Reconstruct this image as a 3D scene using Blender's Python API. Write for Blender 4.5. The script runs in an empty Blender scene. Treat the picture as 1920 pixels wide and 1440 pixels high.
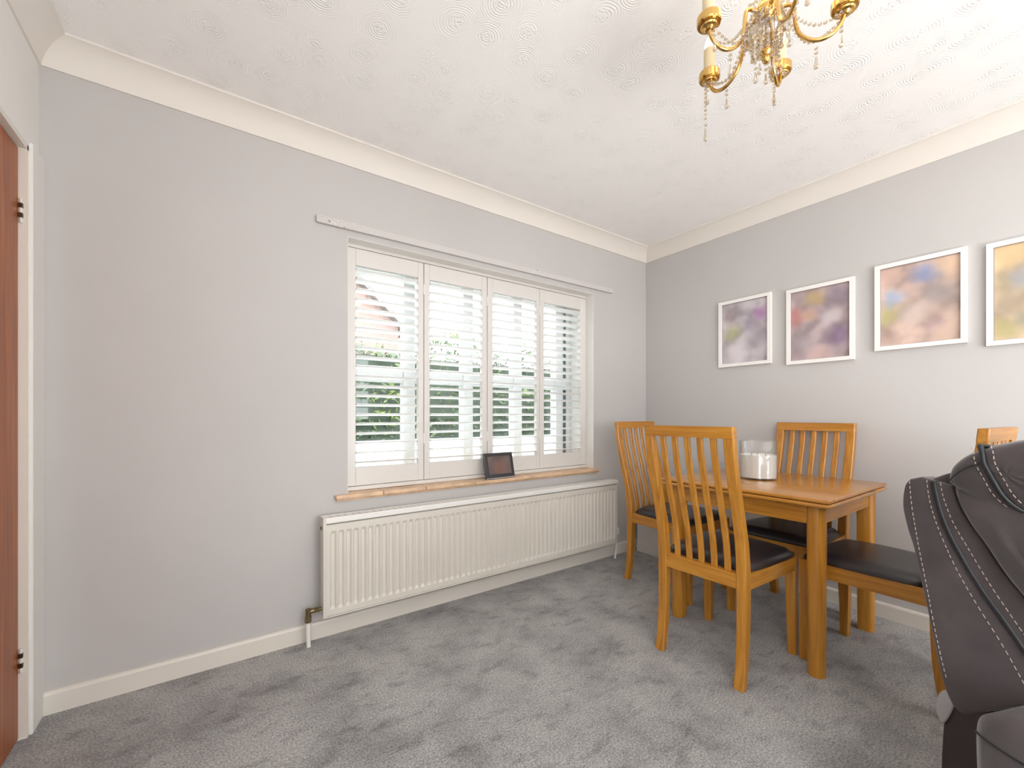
import bpy, bmesh, math, random
from mathutils import Vector, Matrix
random.seed(7)
R = math.radians
SC = bpy.context.scene
COL = SC.collection

# ------------------------------------------------------------------ camera
cam = bpy.data.cameras.new('camera')
cam.sensor_width = 36.0
cam.lens = 787.0 / 1920.0 * 36.0
cam.shift_y = 58.0 / 1920.0
cam.clip_start = 0.02
cam.clip_end = 200
camo = bpy.data.objects.new('camera', cam)
COL.objects.link(camo)
camo.location = (-2.867, -2.177, 1.063)
camo.rotation_euler = (R(90), 0, R(-35.1))
SC.camera = camo

# ------------------------------------------------------------------ world, lights, exposure
SC.view_settings.view_transform = 'Standard'
SC.view_settings.look = 'None'
SC.view_settings.exposure = 0.68
SC.view_settings.gamma = 1.0
SC.view_settings.use_curve_mapping = False
SC.cycles.use_denoising = True
SC.cycles.max_bounces = 10
SC.cycles.diffuse_bounces = 6
SC.cycles.transparent_max_bounces = 16
SC.cycles.caustics_reflective = False
SC.cycles.caustics_refractive = False
SC.cycles.sample_clamp_indirect = 6.0

world = bpy.data.worlds.new('overcast_sky')
SC.world = world
world.use_nodes = True
bg = world.node_tree.nodes['Background']
bg.inputs['Color'].default_value = (0.93, 0.965, 1.0, 1)
bg.inputs['Strength'].default_value = 5.2

def portal(name, loc, rot, sx, sy):
    """light portal: guides the sky light through an opening in the wall, gives no light of its own"""
    l = bpy.data.lights.new(name, 'AREA')
    l.shape = 'RECTANGLE'; l.size = sx; l.size_y = sy
    l.cycles.is_portal = True
    o = bpy.data.objects.new(name, l); COL.objects.link(o)
    o.location = loc; o.rotation_euler = rot
    return o
# unseen fill lamp added behind the camera, aimed up to brighten the ceiling
ul = bpy.data.lights.new('added_ceiling_fill', 'AREA'); ul.shape = 'DISK'; ul.size = 1.7; ul.energy = 68; ul.color = (1.0, 0.96, 0.935)
ulo = bpy.data.objects.new('added_ceiling_fill', ul); COL.objects.link(ulo)
ulo.location = (-1.8, -4.1, 0.7); ulo.rotation_euler = (R(180-10), 0, R(0))
portal('south_opening_portal', (-1.15, -5.72, 1.07), (R(90), 0, 0), 1.5, 2.14)  # unseen opening behind the camera, added to let in fill daylight
portal('west_opening_portal', (-3.45, -3.85, 1.35), (R(90), 0, R(-90)), 2.3, 1.5)  # unseen opening, added and widened to brighten the east wall
portal('shutter_window_portal', (-1.47, 0.298, 1.3), (R(90), 0, R(180)), 1.73, 1.29)

# ------------------------------------------------------------------ helpers
def mat_base(name):
    m = bpy.data.materials.new(name); m.use_nodes = True
    nt = m.node_tree; b = nt.nodes['Principled BSDF']
    return m, nt, b

def node(nt, t, **kw):
    n = nt.nodes.new(t)
    for k, v in kw.items(): setattr(n, k, v)
    return n

def plain(name, col, rough=0.5, metal=0.0, bump=0.0, bscale=60, var=0.0, vscale=3, coat=0.0, sheen=0.0, emit=None, spec=0.5):
    m, nt, b = mat_base(name)
    b.inputs['Base Color'].default_value = (*col, 1)
    b.inputs['Roughness'].default_value = rough
    b.inputs['Metallic'].default_value = metal
    b.inputs['Specular IOR Level'].default_value = spec
    if coat: b.inputs['Coat Weight'].default_value = coat; b.inputs['Coat Roughness'].default_value = 0.12
    if sheen: b.inputs['Sheen Weight'].default_value = sheen; b.inputs['Sheen Roughness'].default_value = 0.4
    tc = node(nt, 'ShaderNodeTexCoord')
    if var:
        n = node(nt, 'ShaderNodeTexNoise'); n.inputs['Scale'].default_value = vscale; n.inputs['Detail'].default_value = 4
        nt.links.new(tc.outputs['Object'], n.inputs['Vector'])
        r = node(nt, 'ShaderNodeValToRGB')
        r.color_ramp.elements[0].position = 0.3; r.color_ramp.elements[1].position = 0.7
        r.color_ramp.elements[0].color = (*[c * (1 - var) for c in col], 1)
        r.color_ramp.elements[1].color = (*[min(1, c * (1 + var)) for c in col], 1)
        nt.links.new(n.outputs['Fac'], r.inputs['Fac']); nt.links.new(r.outputs['Color'], b.inputs['Base Color'])
    if bump:
        n = node(nt, 'ShaderNodeTexNoise'); n.inputs['Scale'].default_value = bscale; n.inputs['Detail'].default_value = 3
        nt.links.new(tc.outputs['Object'], n.inputs['Vector'])
        bp = node(nt, 'ShaderNodeBump'); bp.inputs['Strength'].default_value = bump; bp.inputs['Distance'].default_value = 0.002
        nt.links.new(n.outputs['Fac'], bp.inputs['Height']); nt.links.new(bp.outputs['Normal'], b.inputs['Normal'])
    if emit:
        b.inputs['Emission Color'].default_value = (*emit[0], 1); b.inputs['Emission Strength'].default_value = emit[1]
    return m

def wood(name, c1, c2, c3, axis, rough=0.38, coat=0.25, scale=1.0):
    m, nt, b = mat_base(name)
    tc = node(nt, 'ShaderNodeTexCoord'); mp = node(nt, 'ShaderNodeMapping')
    s = [34 * scale, 34 * scale, 34 * scale]; s['xyz'.index(axis)] = 1.6 * scale
    mp.inputs['Scale'].default_value = s
    nt.links.new(tc.outputs['Object'], mp.inputs['Vector'])
    n = node(nt, 'ShaderNodeTexNoise'); n.inputs['Scale'].default_value = 1.6; n.inputs['Detail'].default_value = 6
    n.inputs['Roughness'].default_value = 0.6; n.inputs['Distortion'].default_value = 0.6
    nt.links.new(mp.outputs['Vector'], n.inputs['Vector'])
    r = node(nt, 'ShaderNodeValToRGB'); e = r.color_ramp.elements
    e[0].position = 0.28; e[0].color = (*c1, 1); e[1].position = 0.72; e[1].color = (*c3, 1)
    k = e.new(0.5); k.color = (*c2, 1)
    nt.links.new(n.outputs['Fac'], r.inputs['Fac']); nt.links.new(r.outputs['Color'], b.inputs['Base Color'])
    bp = node(nt, 'ShaderNodeBump'); bp.inputs['Strength'].default_value = 0.12; bp.inputs['Distance'].default_value = 0.001
    nt.links.new(n.outputs['Fac'], bp.inputs['Height']); nt.links.new(bp.outputs['Normal'], b.inputs['Normal'])
    b.inputs['Roughness'].default_value = rough
    b.inputs['Coat Weight'].default_value = coat; b.inputs['Coat Roughness'].default_value = 0.2
    return m

def thin_glass(name, tint=(1, 1, 1), refl=0.08, rough=0.02):
    m = bpy.data.materials.new(name); m.use_nodes = True; nt = m.node_tree
    for n in list(nt.nodes): nt.nodes.remove(n)
    out = node(nt, 'ShaderNodeOutputMaterial'); mx = node(nt, 'ShaderNodeMixShader')
    tr = node(nt, 'ShaderNodeBsdfTransparent'); gl = node(nt, 'ShaderNodeBsdfGlossy')
    lw = node(nt, 'ShaderNodeLayerWeight'); lw.inputs['Blend'].default_value = 0.25
    mr = node(nt, 'ShaderNodeMapRange'); mr.inputs['To Min'].default_value = refl * 0.5; mr.inputs['To Max'].default_value = min(1, refl * 6)
    tr.inputs['Color'].default_value = (*tint, 1); gl.inputs['Roughness'].default_value = rough
    nt.links.new(lw.outputs['Facing'], mr.inputs['Value']); nt.links.new(mr.outputs['Result'], mx.inputs['Fac'])
    nt.links.new(tr.outputs[0], mx.inputs[1]); nt.links.new(gl.outputs[0], mx.inputs[2]); nt.links.new(mx.outputs[0], out.inputs[0])
    return m

class MB:
    """collects shapes into one mesh"""
    def __init__(s): s.bm = bmesh.new()
    def raw(s, vs, fs):
        v = [s.bm.verts.new(p) for p in vs]
        for f in fs:
            try: s.bm.faces.new([v[i] for i in f])
            except ValueError: pass
        return v
    def box(s, a, b, bevel=0.0, seg=2, m=None):
        x0, y0, z0 = a; x1, y1, z1 = b
        t = bmesh.new()
        v = [t.verts.new(p) for p in [(x0,y0,z0),(x1,y0,z0),(x1,y1,z0),(x0,y1,z0),(x0,y0,z1),(x1,y0,z1),(x1,y1,z1),(x0,y1,z1)]]
        for f in [(3,2,1,0),(4,5,6,7),(0,1,5,4),(1,2,6,5),(2,3,7,6),(3,0,4,7)]: t.faces.new([v[i] for i in f])
        if bevel: bmesh.ops.bevel(t, geom=list(t.edges), offset=bevel, segments=seg, affect='EDGES', profile=0.5)
        s.merge(t, m)
        return s
    def merge(s, t, m=None):
        if m is not None: bmesh.ops.transform(t, matrix=m, verts=t.verts)
        vs = {}
        for v in t.verts: vs[v] = s.bm.verts.new(v.co)
        for f in t.faces:
            try: s.bm.faces.new([vs[v] for v in f.verts])
            except ValueError: pass
        t.free()
    def prism(s, poly, axis, a, b, bevel=0.0, seg=2):
        """polygon in the two other axes, extruded along axis from a to b"""
        t = bmesh.new(); n = len(poly)
        def P(p, h):
            if axis == 'x': return (h, p[0], p[1])
            if axis == 'y': return (p[0], h, p[1])
            return (p[0], p[1], h)
        A = [t.verts.new(P(p, a)) for p in poly]; B = [t.verts.new(P(p, b)) for p in poly]
        t.faces.new(A); t.faces.new(B[::-1])
        for i in range(n): t.faces.new([A[i], B[i], B[(i+1) % n], A[(i+1) % n]])
        bmesh.ops.recalc_face_normals(t, faces=t.faces)
        if bevel: bmesh.ops.bevel(t, geom=list(t.edges), offset=bevel, segments=seg, affect='EDGES', profile=0.5)
        s.merge(t); return s
    def tube(s, pts, r, n=10, caps=True):
        pts = [Vector(p) for p in pts]; rs = r if isinstance(r, (list, tuple)) else [r] * len(pts)
        rings = []; up = None
        for i, p in enumerate(pts):
            d = (pts[min(i+1, len(pts)-1)] - pts[max(i-1, 0)]).normalized()
            if up is None:
                up = Vector((0, 0, 1)) if abs(d.z) < 0.9 else Vector((1, 0, 0))
            e1 = (up - d * up.dot(d)).normalized(); e2 = d.cross(e1); up = e1
            rings.append([s.bm.verts.new(p + (e1 * math.cos(2*math.pi*k/n) + e2 * math.sin(2*math.pi*k/n)) * rs[i]) for k in range(n)])
        for i in range(len(rings)-1):
            for k in range(n):
                s.bm.faces.new([rings[i][k], rings[i][(k+1) % n], rings[i+1][(k+1) % n], rings[i+1][k]])
        if caps:
            s.bm.faces.new(rings[0][::-1]); s.bm.faces.new(rings[-1])
        return s
    def lathe(s, prof, c=(0,0,0), n=24):
        """prof: list of (radius, z)"""
        rings = []
        for r, z in prof:
            if r < 1e-5: rings.append([s.bm.verts.new((c[0], c[1], c[2]+z))])
            else: rings.append([s.bm.verts.new((c[0]+r*math.cos(2*math.pi*k/n), c[1]+r*math.sin(2*math.pi*k/n), c[2]+z)) for k in range(n)])
        for a, b in zip(rings, rings[1:]):
            for k in range(n):
                k2 = (k+1) % n
                if len(a) == 1 and len(b) == 1: continue
                if len(a) == 1: f = [a[0], b[k2], b[k]]
                elif len(b) == 1: f = [a[k], a[k2], b[0]]
                else: f = [a[k], a[k2], b[k2], b[k]]
                s.bm.faces.new(f)
        return s
    def ball(s, c, r, sub=1, sz=1.0):
        t = bmesh.new(); bmesh.ops.create_icosphere(t, subdivisions=sub, radius=r)
        s.merge(t, Matrix.Translation(c) @ Matrix.Diagonal((1, 1, sz, 1))); return s
    def build(s, name, material, parent=None, smooth=None, **props):
        me = bpy.data.meshes.new(name)
        bmesh.ops.recalc_face_normals(s.bm, faces=s.bm.faces)
        s.bm.to_mesh(me); s.bm.free()
        o = bpy.data.objects.new(name, me); COL.objects.link(o)
        for m in (material if isinstance(material, (list, tuple)) else [material]): me.materials.append(m)
        if parent is not None: o.parent = parent
        if smooth:
            for p in me.polygons: p.use_smooth = True
            try: me.set_sharp_from_angle(angle=R(smooth))
            except Exception: pass
        for k, v in props.items(): o[k] = v
        return o

def empty(name, loc=(0,0,0), rz=0.0, label=None, cat=None, group=None, kind=None):
    o = bpy.data.objects.new(name, None); COL.objects.link(o)
    o.location = loc; o.rotation_euler = (0, 0, rz); o.empty_display_size = 0.1
    return tag(o, label, cat, group, kind)

def tag(o, label=None, cat=None, group=None, kind=None):
    if label: o['label'] = label
    if cat: o['category'] = cat
    if group: o['group'] = group
    if kind: o['kind'] = kind
    return o

def copy_tree(o, parent=None):
    c = o.copy(); COL.objects.link(c); c.parent = parent
    for ch in list(o.children): copy_tree(ch, c)
    return c

def structure(o): o['kind'] = 'structure'; return o

# ------------------------------------------------------------------ materials
M = {}
# painted walls: soft roller texture
def wall_paint(name, col):
    m, nt, b = mat_base(name)
    tc = node(nt, 'ShaderNodeTexCoord')
    n = node(nt, 'ShaderNodeTexNoise'); n.inputs['Scale'].default_value = 1.4; n.inputs['Detail'].default_value = 5
    nt.links.new(tc.outputs['Object'], n.inputs['Vector'])
    r = node(nt, 'ShaderNodeValToRGB')
    r.color_ramp.elements[0].position = 0.3; r.color_ramp.elements[0].color = (*[c*0.97 for c in col], 1)
    r.color_ramp.elements[1].position = 0.7; r.color_ramp.elements[1].color = (*[c*1.03 for c in col], 1)
    nt.links.new(n.outputs['Fac'], r.inputs['Fac']); nt.links.new(r.outputs['Color'], b.inputs['Base Color'])
    f = node(nt, 'ShaderNodeTexNoise'); f.inputs['Scale'].default_value = 160; f.inputs['Detail'].default_value = 2
    nt.links.new(tc.outputs['Object'], f.inputs['Vector'])
    bp = node(nt, 'ShaderNodeBump'); bp.inputs['Strength'].default_value = 0.12; bp.inputs['Distance'].default_value = 0.0015
    nt.links.new(f.outputs['Fac'], bp.inputs['Height']); nt.links.new(bp.outputs['Normal'], b.inputs['Normal'])
    b.inputs['Roughness'].default_value = 0.75; b.inputs['Specular IOR Level'].default_value = 0.25
    return m
M['wall'] = wall_paint('grey_wall_paint', (0.535, 0.52, 0.51))
M['wallwhite'] = wall_paint('white_wall_paint', (0.80, 0.79, 0.76))
M['trim'] = plain('cream_gloss_paint', (0.74, 0.70, 0.63), 0.35, bump=0.05, bscale=40)
M['cove'] = plain('coving_paint', (0.77, 0.73, 0.68), 0.6, bump=0.06, bscale=30)
M['white'] = plain('white_satin_paint', (0.70, 0.68, 0.65), 0.35)
M['louvre'] = plain('white_louvre_paint', (0.88, 0.88, 0.87), 0.3)
M['upvc'] = plain('white_window_plastic', (0.62, 0.64, 0.64), 0.25)
M['gasket'] = plain('black_rubber_gasket', (0.07, 0.07, 0.07), 0.6)
M['radiator'] = plain('radiator_enamel', (0.69, 0.655, 0.59), 0.32, var=0.015, vscale=8)
M['brass'] = plain('polished_brass', (0.66, 0.42, 0.14), 0.17, 1.0)
M['oldbrass'] = plain('tarnished_brass_valve', (0.25, 0.19, 0.10), 0.35, 1.0)
M['plasticandlit'] = plain('white_plastic_and_lit_grille', (0.82, 0.81, 0.78), 0.35)
M['hinge'] = plain('dark_bronze_hinge', (0.10, 0.06, 0.045), 0.35, 0.9)
M['leather'] = plain('dark_brown_leatherette', (0.020, 0.016, 0.019), 0.33, bump=0.12, bscale=220, spec=0.6)
M['wax'] = plain('cream_wax', (0.90, 0.88, 0.83), 0.45)
M['wax'].node_tree.nodes['Principled BSDF'].inputs['Subsurface Weight'].default_value = 0.2
M['wax'].node_tree.nodes['Principled BSDF'].inputs['Subsurface Radius'].default_value = (0.02, 0.015, 0.01)
M['wick'] = plain('burnt_wick', (0.05, 0.04, 0.03), 0.8)
M['candle'] = plain('cream_candle_sleeve', (0.70, 0.58, 0.36), 0.4)
M['bulb'] = plain('lit_bulb', (1, 1, 1), 0.3, emit=((1.0, 0.88, 0.76), 1.6))
M['black'] = plain('black_gloss_frame', (0.012, 0.013, 0.018), 0.12, coat=0.5)
M['frame'] = plain('white_picture_frame', (0.85, 0.835, 0.81), 0.35)
M['glass'] = thin_glass('window_glass', (0.97, 0.99, 0.985), 0.05)
M['jar'] = thin_glass('jar_glass', (0.985, 0.99, 0.99), 0.10)
M['crystal'] = thin_glass('crystal', (0.84, 0.77, 0.66), 0.30, 0.03)
M['oakz'] = wood('oak_grain_vertical', (0.33, 0.125, 0.010), (0.475, 0.20, 0.020), (0.57, 0.27, 0.040), 'z')
M['oakx'] = wood('oak_grain_lengthwise', (0.33, 0.125, 0.010), (0.475, 0.20, 0.020), (0.57, 0.27, 0.040), 'x')
M['oaky'] = wood('oak_grain_crosswise', (0.33, 0.125, 0.010), (0.475, 0.20, 0.020), (0.57, 0.27, 0.040), 'y')
M['oaktop'] = wood('oak_table_top', (0.36, 0.14, 0.016), (0.455, 0.19, 0.026), (0.52, 0.235, 0.040), 'y', rough=0.25, coat=0.5)
M['door'] = wood('mahogany_veneer', (0.22, 0.050, 0.008), (0.32, 0.082, 0.013), (0.44, 0.13, 0.024), 'z', rough=0.45, coat=0.12, scale=0.8)
M['sill'] = plain('tan_stone_tile', (0.66, 0.46, 0.30), 0.45, bump=0.15, bscale=50, var=0.2, vscale=16)
M['sofa'] = plain('brown_grey_suede', (0.074, 0.060, 0.061), 0.85, bump=0.25, bscale=300, var=0.2, vscale=9, sheen=0.45, spec=0.2)
M['sofapipe'] = plain('black_leather_piping', (0.010, 0.011, 0.013), 0.45)
M['sofashade'] = plain('shaded_dark_base', (0.022, 0.011, 0.012), 0.5)  # dark base, with the shade it lies in put into the colour
M['thread'] = plain('pale_stitching_thread', (0.48, 0.39, 0.33), 0.7)
M['strap'] = plain('grey_fabric_flap', (0.30, 0.28, 0.28), 0.8)
M['carpetscuff'] = plain('pale_scuff', (0.75, 0.74, 0.72), 0.7)

# ceiling: swirled artex relief
def artex():
    m, nt, b = mat_base('swirled_ceiling_plaster')
    L = nt.links.new
    b.inputs['Base Color'].default_value = (0.93, 0.925, 0.915, 1); b.inputs['Roughness'].default_value = 0.6
    tc = node(nt, 'ShaderNodeTexCoord')
    nz = node(nt, 'ShaderNodeTexNoise'); nz.inputs['Scale'].default_value = 6; nz.inputs['Detail'].default_value = 2
    L(tc.outputs['Object'], nz.inputs['Vector'])
    sc = node(nt, 'ShaderNodeVectorMath', operation='SCALE'); sc.inputs['Scale'].default_value = 0.035
    L(nz.outputs['Color'], sc.inputs[0])
    ad = node(nt, 'ShaderNodeVectorMath', operation='ADD'); L(tc.outputs['Object'], ad.inputs[0]); L(sc.outputs[0], ad.inputs[1])
    vo = node(nt, 'ShaderNodeTexVoronoi', voronoi_dimensions='2D', feature='F1'); vo.inputs['Scale'].default_value = 6.6
    vo.inputs['Randomness'].default_value = 0.62
    L(ad.outputs[0], vo.inputs['Vector'])
    d = vo.outputs['Distance']
    mul = node(nt, 'ShaderNodeMath', operation='MULTIPLY'); mul.inputs[1].default_value = 105; L(d, mul.inputs[0])
    sn = node(nt, 'ShaderNodeMath', operation='SINE'); L(mul.outputs[0], sn.inputs[0])
    f1 = node(nt, 'ShaderNodeMapRange'); f1.inputs['From Min'].default_value = 0.62; f1.inputs['From Max'].default_value = 0.2; L(d, f1.inputs['Value'])
    f2 = node(nt, 'ShaderNodeTexNoise'); f2.inputs['Scale'].default_value = 9; f2.inputs['Detail'].default_value = 3; L(tc.outputs['Object'], f2.inputs['Vector'])
    f3 = node(nt, 'ShaderNodeMapRange'); f3.inputs['From Min'].default_value = 0.36; f3.inputs['From Max'].default_value = 0.58; L(f2.outputs['Fac'], f3.inputs['Value'])
    a1 = node(nt, 'ShaderNodeMath', operation='MULTIPLY'); L(sn.outputs[0], a1.inputs[0]); L(f1.outputs[0], a1.inputs[1])
    a2 = node(nt, 'ShaderNodeMath', operation='MULTIPLY'); L(a1.outputs[0], a2.inputs[0]); L(f3.outputs[0], a2.inputs[1])
    # dimples at the heart of each swirl
    v2 = node(nt, 'ShaderNodeTexVoronoi', voronoi_dimensions='2D', feature='F1'); v2.inputs['Scale'].default_value = 75
    L(tc.outputs['Object'], v2.inputs['Vector'])
    dm = node(nt, 'ShaderNodeMapRange'); dm.inputs['From Min'].default_value = 0.38; dm.inputs['From Max'].default_value = 0.15; L(v2.outputs['Distance'], dm.inputs['Value'])
    cm = node(nt, 'ShaderNodeMapRange'); cm.inputs['From Min'].default_value = 0.24; cm.inputs['From Max'].default_value = 0.12; L(d, cm.inputs['Value'])
    a3 = node(nt, 'ShaderNodeMath', operation='MULTIPLY'); L(dm.outputs[0], a3.inputs[0]); L(cm.outputs[0], a3.inputs[1])
    a4 = node(nt, 'ShaderNodeMath', operation='MULTIPLY'); a4.inputs[1].default_value = 2.2; L(a3.outputs[0], a4.inputs[0])
    fn = node(nt, 'ShaderNodeTexNoise'); fn.inputs['Scale'].default_value = 70; fn.inputs['Detail'].default_value = 3; L(tc.outputs['Object'], fn.inputs['Vector'])
    a5 = node(nt, 'ShaderNodeMath', operation='ADD'); L(a2.outputs[0], a5.inputs[0]); L(a4.outputs[0], a5.inputs[1])
    a6 = node(nt, 'ShaderNodeMath', operation='ADD'); L(a5.outputs[0], a6.inputs[0]); L(fn.outputs['Fac'], a6.inputs[1])
    bp = node(nt, 'ShaderNodeBump'); bp.inputs['Strength'].default_value = 0.36; bp.inputs['Distance'].default_value = 0.0022
    L(a6.outputs[0], bp.inputs['Height']); L(bp.outputs['Normal'], b.inputs['Normal'])
    return m
M['ceiling'] = artex()

def carpet():
    m, nt, b = mat_base('grey_cut_pile_carpet'); L = nt.links.new
    tc = node(nt, 'ShaderNodeTexCoord')
    # brushed patches where the pile leans
    n1 = node(nt, 'ShaderNodeTexNoise'); n1.inputs['Scale'].default_value = 4.2; n1.inputs['Detail'].default_value = 6; n1.inputs['Roughness'].default_value = 0.62; n1.inputs['Distortion'].default_value = 0.1
    L(tc.outputs['Object'], n1.inputs['Vector'])
    n2 = node(nt, 'ShaderNodeTexNoise'); n2.inputs["Scale"].default_value = 150; n2.inputs['Detail'].default_value = 4; n2.inputs['Roughness'].default_value = 0.75
    L(tc.outputs['Object'], n2.inputs['Vector'])
    r1 = node(nt, 'ShaderNodeValToRGB'); e = r1.color_ramp.elements
    e[0].position = 0.30; e[0].color = (0.215, 0.205, 0.205, 1); e[1].position = 0.60; e[1].color = (0.41, 0.403, 0.396, 1)
    k = e.new(0.45); k.color = (0.325, 0.318, 0.314, 1)
    L(n1.outputs['Fac'], r1.inputs['Fac'])
    r2 = node(nt, 'ShaderNodeMapRange'); r2.inputs['From Min'].default_value = 0.32; r2.inputs['From Max'].default_value = 0.68
    r2.inputs['To Min'].default_value = 0.35; r2.inputs['To Max'].default_value = 1.6
    L(n2.outputs['Fac'], r2.inputs['Value'])
    # trodden spots and short brush strokes
    mp3 = node(nt, 'ShaderNodeMapping'); mp3.inputs['Rotation'].default_value = (0, 0, 0.6); mp3.inputs['Scale'].default_value = (1.0, 2.1, 1.0); L(tc.outputs['Object'], mp3.inputs['Vector'])
    n3 = node(nt, 'ShaderNodeTexNoise'); n3.inputs['Scale'].default_value = 8.5; n3.inputs['Detail'].default_value = 4; n3.inputs['Roughness'].default_value = 0.6; L(mp3.outputs[0], n3.inputs['Vector'])
    r3 = node(nt, 'ShaderNodeMapRange'); r3.inputs['From Min'].default_value = 0.33; r3.inputs['From Max'].default_value = 0.46; r3.inputs['To Min'].default_value = 0.72; r3.inputs['To Max'].default_value = 1.0; L(n3.outputs['Fac'], r3.inputs['Value'])
    m3 = node(nt, 'ShaderNodeMath', operation='MULTIPLY'); L(r2.outputs['Result'], m3.inputs[0]); L(r3.outputs['Result'], m3.inputs[1])
    mx = node(nt, 'ShaderNodeVectorMath', operation='SCALE'); L(r1.outputs['Color'], mx.inputs[0]); L(m3.outputs[0], mx.inputs['Scale'])
    L(mx.outputs[0], b.inputs['Base Color'])
    b.inputs['Roughness'].default_value = 0.95; b.inputs['Specular IOR Level'].default_value = 0.1
    b.inputs['Sheen Weight'].default_value = 0.25
    bp = node(nt, 'ShaderNodeBump'); bp.inputs['Strength'].default_value = 0.7; bp.inputs['Distance'].default_value = 0.004
    L(n2.outputs['Fac'], bp.inputs['Height']); L(bp.outputs['Normal'], b.inputs['Normal'])
    return m
M['carpet'] = carpet()

def blotchy(name, base, blobs, rough=0.25):
    """soft out-of-focus colour print; blobs: (u, v, radius, colour) in metres on the print (object y, z)"""
    m, nt, b = mat_base(name); L = nt.links.new
    tc = node(nt, 'ShaderNodeTexCoord')
    nz = node(nt, 'ShaderNodeTexNoise'); nz.inputs['Scale'].default_value = 13; nz.inputs['Detail'].default_value = 1
    L(tc.outputs['Object'], nz.inputs['Vector'])
    sc = node(nt, 'ShaderNodeVectorMath', operation='SCALE'); sc.inputs['Scale'].default_value = 0.06; L(nz.outputs['Color'], sc.inputs[0])
    ad = node(nt, 'ShaderNodeVectorMath', operation='ADD'); L(tc.outputs['Object'], ad.inputs[0]); L(sc.outputs[0], ad.inputs[1])
    nm = node(nt, 'ShaderNodeTexNoise'); nm.inputs['Scale'].default_value = 11; nm.inputs['Detail'].default_value = 1.5; L(tc.outputs['Object'], nm.inputs['Vector'])
    r = node(nt, 'ShaderNodeValToRGB'); e = r.color_ramp.elements
    e[0].position = 0.35; e[0].color = (*[c*0.72 for c in base], 1); e[1].position = 0.65; e[1].color = (*[min(1, c*1.18) for c in base], 1)
    L(nm.outputs['Fac'], r.inputs['Fac'])
    cur = r.outputs['Color']
    for (u, v, rad, c) in blobs:
        ds = node(nt, 'ShaderNodeVectorMath', operation='DISTANCE'); L(ad.outputs[0], ds.inputs[0]); ds.inputs[1].default_value = (0.03, u + 0.03, v + 0.03)
        mr = node(nt, 'ShaderNodeMapRange', interpolation_type='SMOOTHSTEP'); mr.inputs['From Min'].default_value = rad; mr.inputs['From Max'].default_value = rad * 0.15
        mr.inputs['To Max'].default_value = 0.62
        L(ds.outputs['Value'], mr.inputs['Value'])
        mx = node(nt, 'ShaderNodeMix', data_type='RGBA'); L(mr.outputs['Result'], mx.inputs['Factor']); L(cur, mx.inputs['A']); mx.inputs['B'].default_value = (*c, 1)
        cur = mx.outputs['Result']
    L(cur, b.inputs['Base Color']); b.inputs['Roughness'].default_value = rough
    return m

# ------------------------------------------------------------------ room shell
XW, YS, H = -3.382, -5.6, 2.4
WX0, WX1, WZ0, WZ1 = -2.335, -0.605, 0.655, 1.95       # window opening
TH = 0.30
structure(MB().box((XW-0.2, YS-0.2, -0.12), (0.2, 0.0+TH, 0.0)).build('floor', M['carpet']))
structure(MB().box((XW-0.2, YS-0.2, H), (0.2, TH, H+0.12)).build('ceiling', M['ceiling']))
w = MB()
w.box((XW-0.2, 0, 0), (WX0, TH, H)); w.box((WX1, 0, 0), (0.2, TH, H))
w.box((WX0, 0, 0), (WX1, TH, WZ0)); w.box((WX0, 0, WZ1), (WX1, TH, H))
structure(w.build('wall_north', M['wall']))
structure(MB().box((0, YS-0.2, 0), (0.2, 0, H)).build('wall_east', M['wall']))
# west wall with a doorway near the corner and an unseen opening added behind the camera for fill daylight
DY0, DY1, DZ = -0.905, -0.105, 1.955
w = MB()
w.box((XW-0.12, DY1, 0), (XW, 0, H)); w.box((XW-0.12, DY0, DZ), (XW, DY1, H)); w.box((XW-0.12, -2.7, 0), (XW, DY0, H))
w.box((XW-0.12, -5.0, 0), (XW, -2.7, 0.6)); w.box((XW-0.12, -5.0, 2.1), (XW, -2.7, H)); w.box((XW-0.12, YS, 0), (XW, -5.0, H))
structure(w.build('wall_west', M['wallwhite']))
w = MB()
w.box((XW, YS-0.2, 0), (-1.9, YS, H)); w.box((-0.4, YS-0.2, 0), (0, YS, H)); w.box((-1.9, YS-0.2, 2.15), (-0.4, YS, H))  # unseen south opening, placed and narrowed for its effect on the light
structure(w.build('wall_south', M['wall']))

# coving
COV = [(0, -0.100), (0.007, -0.100), (0.010, -0.088), (0.018, -0.066), (0.031, -0.045), (0.047, -0.027), (0.064, -0.015), (0.074, -0.010), (0.080, -0.008), (0.080, 0), (0, 0)]
def coving(name, p0, p1, inward, m0=True, m1=True):
    p0, p1, inw = Vector(p0), Vector(p1), Vector(inward)
    d = (p1 - p0).normalized(); b = MB()
    A = [b.bm.verts.new(p0 + inw*a + Vector((0, 0, z)) + d*(a if m0 else 0)) for a, z in COV]
    B = [b.bm.verts.new(p1 + inw*a + Vector((0, 0, z)) - d*(a if m1 else 0)) for a, z in COV]
    n = len(COV)
    for i in range(n): b.bm.faces.new([A[i], A[(i+1) % n], B[(i+1) % n], B[i]])
    b.bm.faces.new(A); b.bm.faces.new(B[::-1])
    return structure(b.build(name, M['cove'], smooth=35))
coving('trim_1', (XW, 0, H), (0, 0, H), (0, -1, 0))
coving('trim_2', (0, 0, H), (0, YS, H), (-1, 0, 0))
coving('trim_3', (XW, YS, H), (XW, 0, H), (1, 0, 0))

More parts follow.
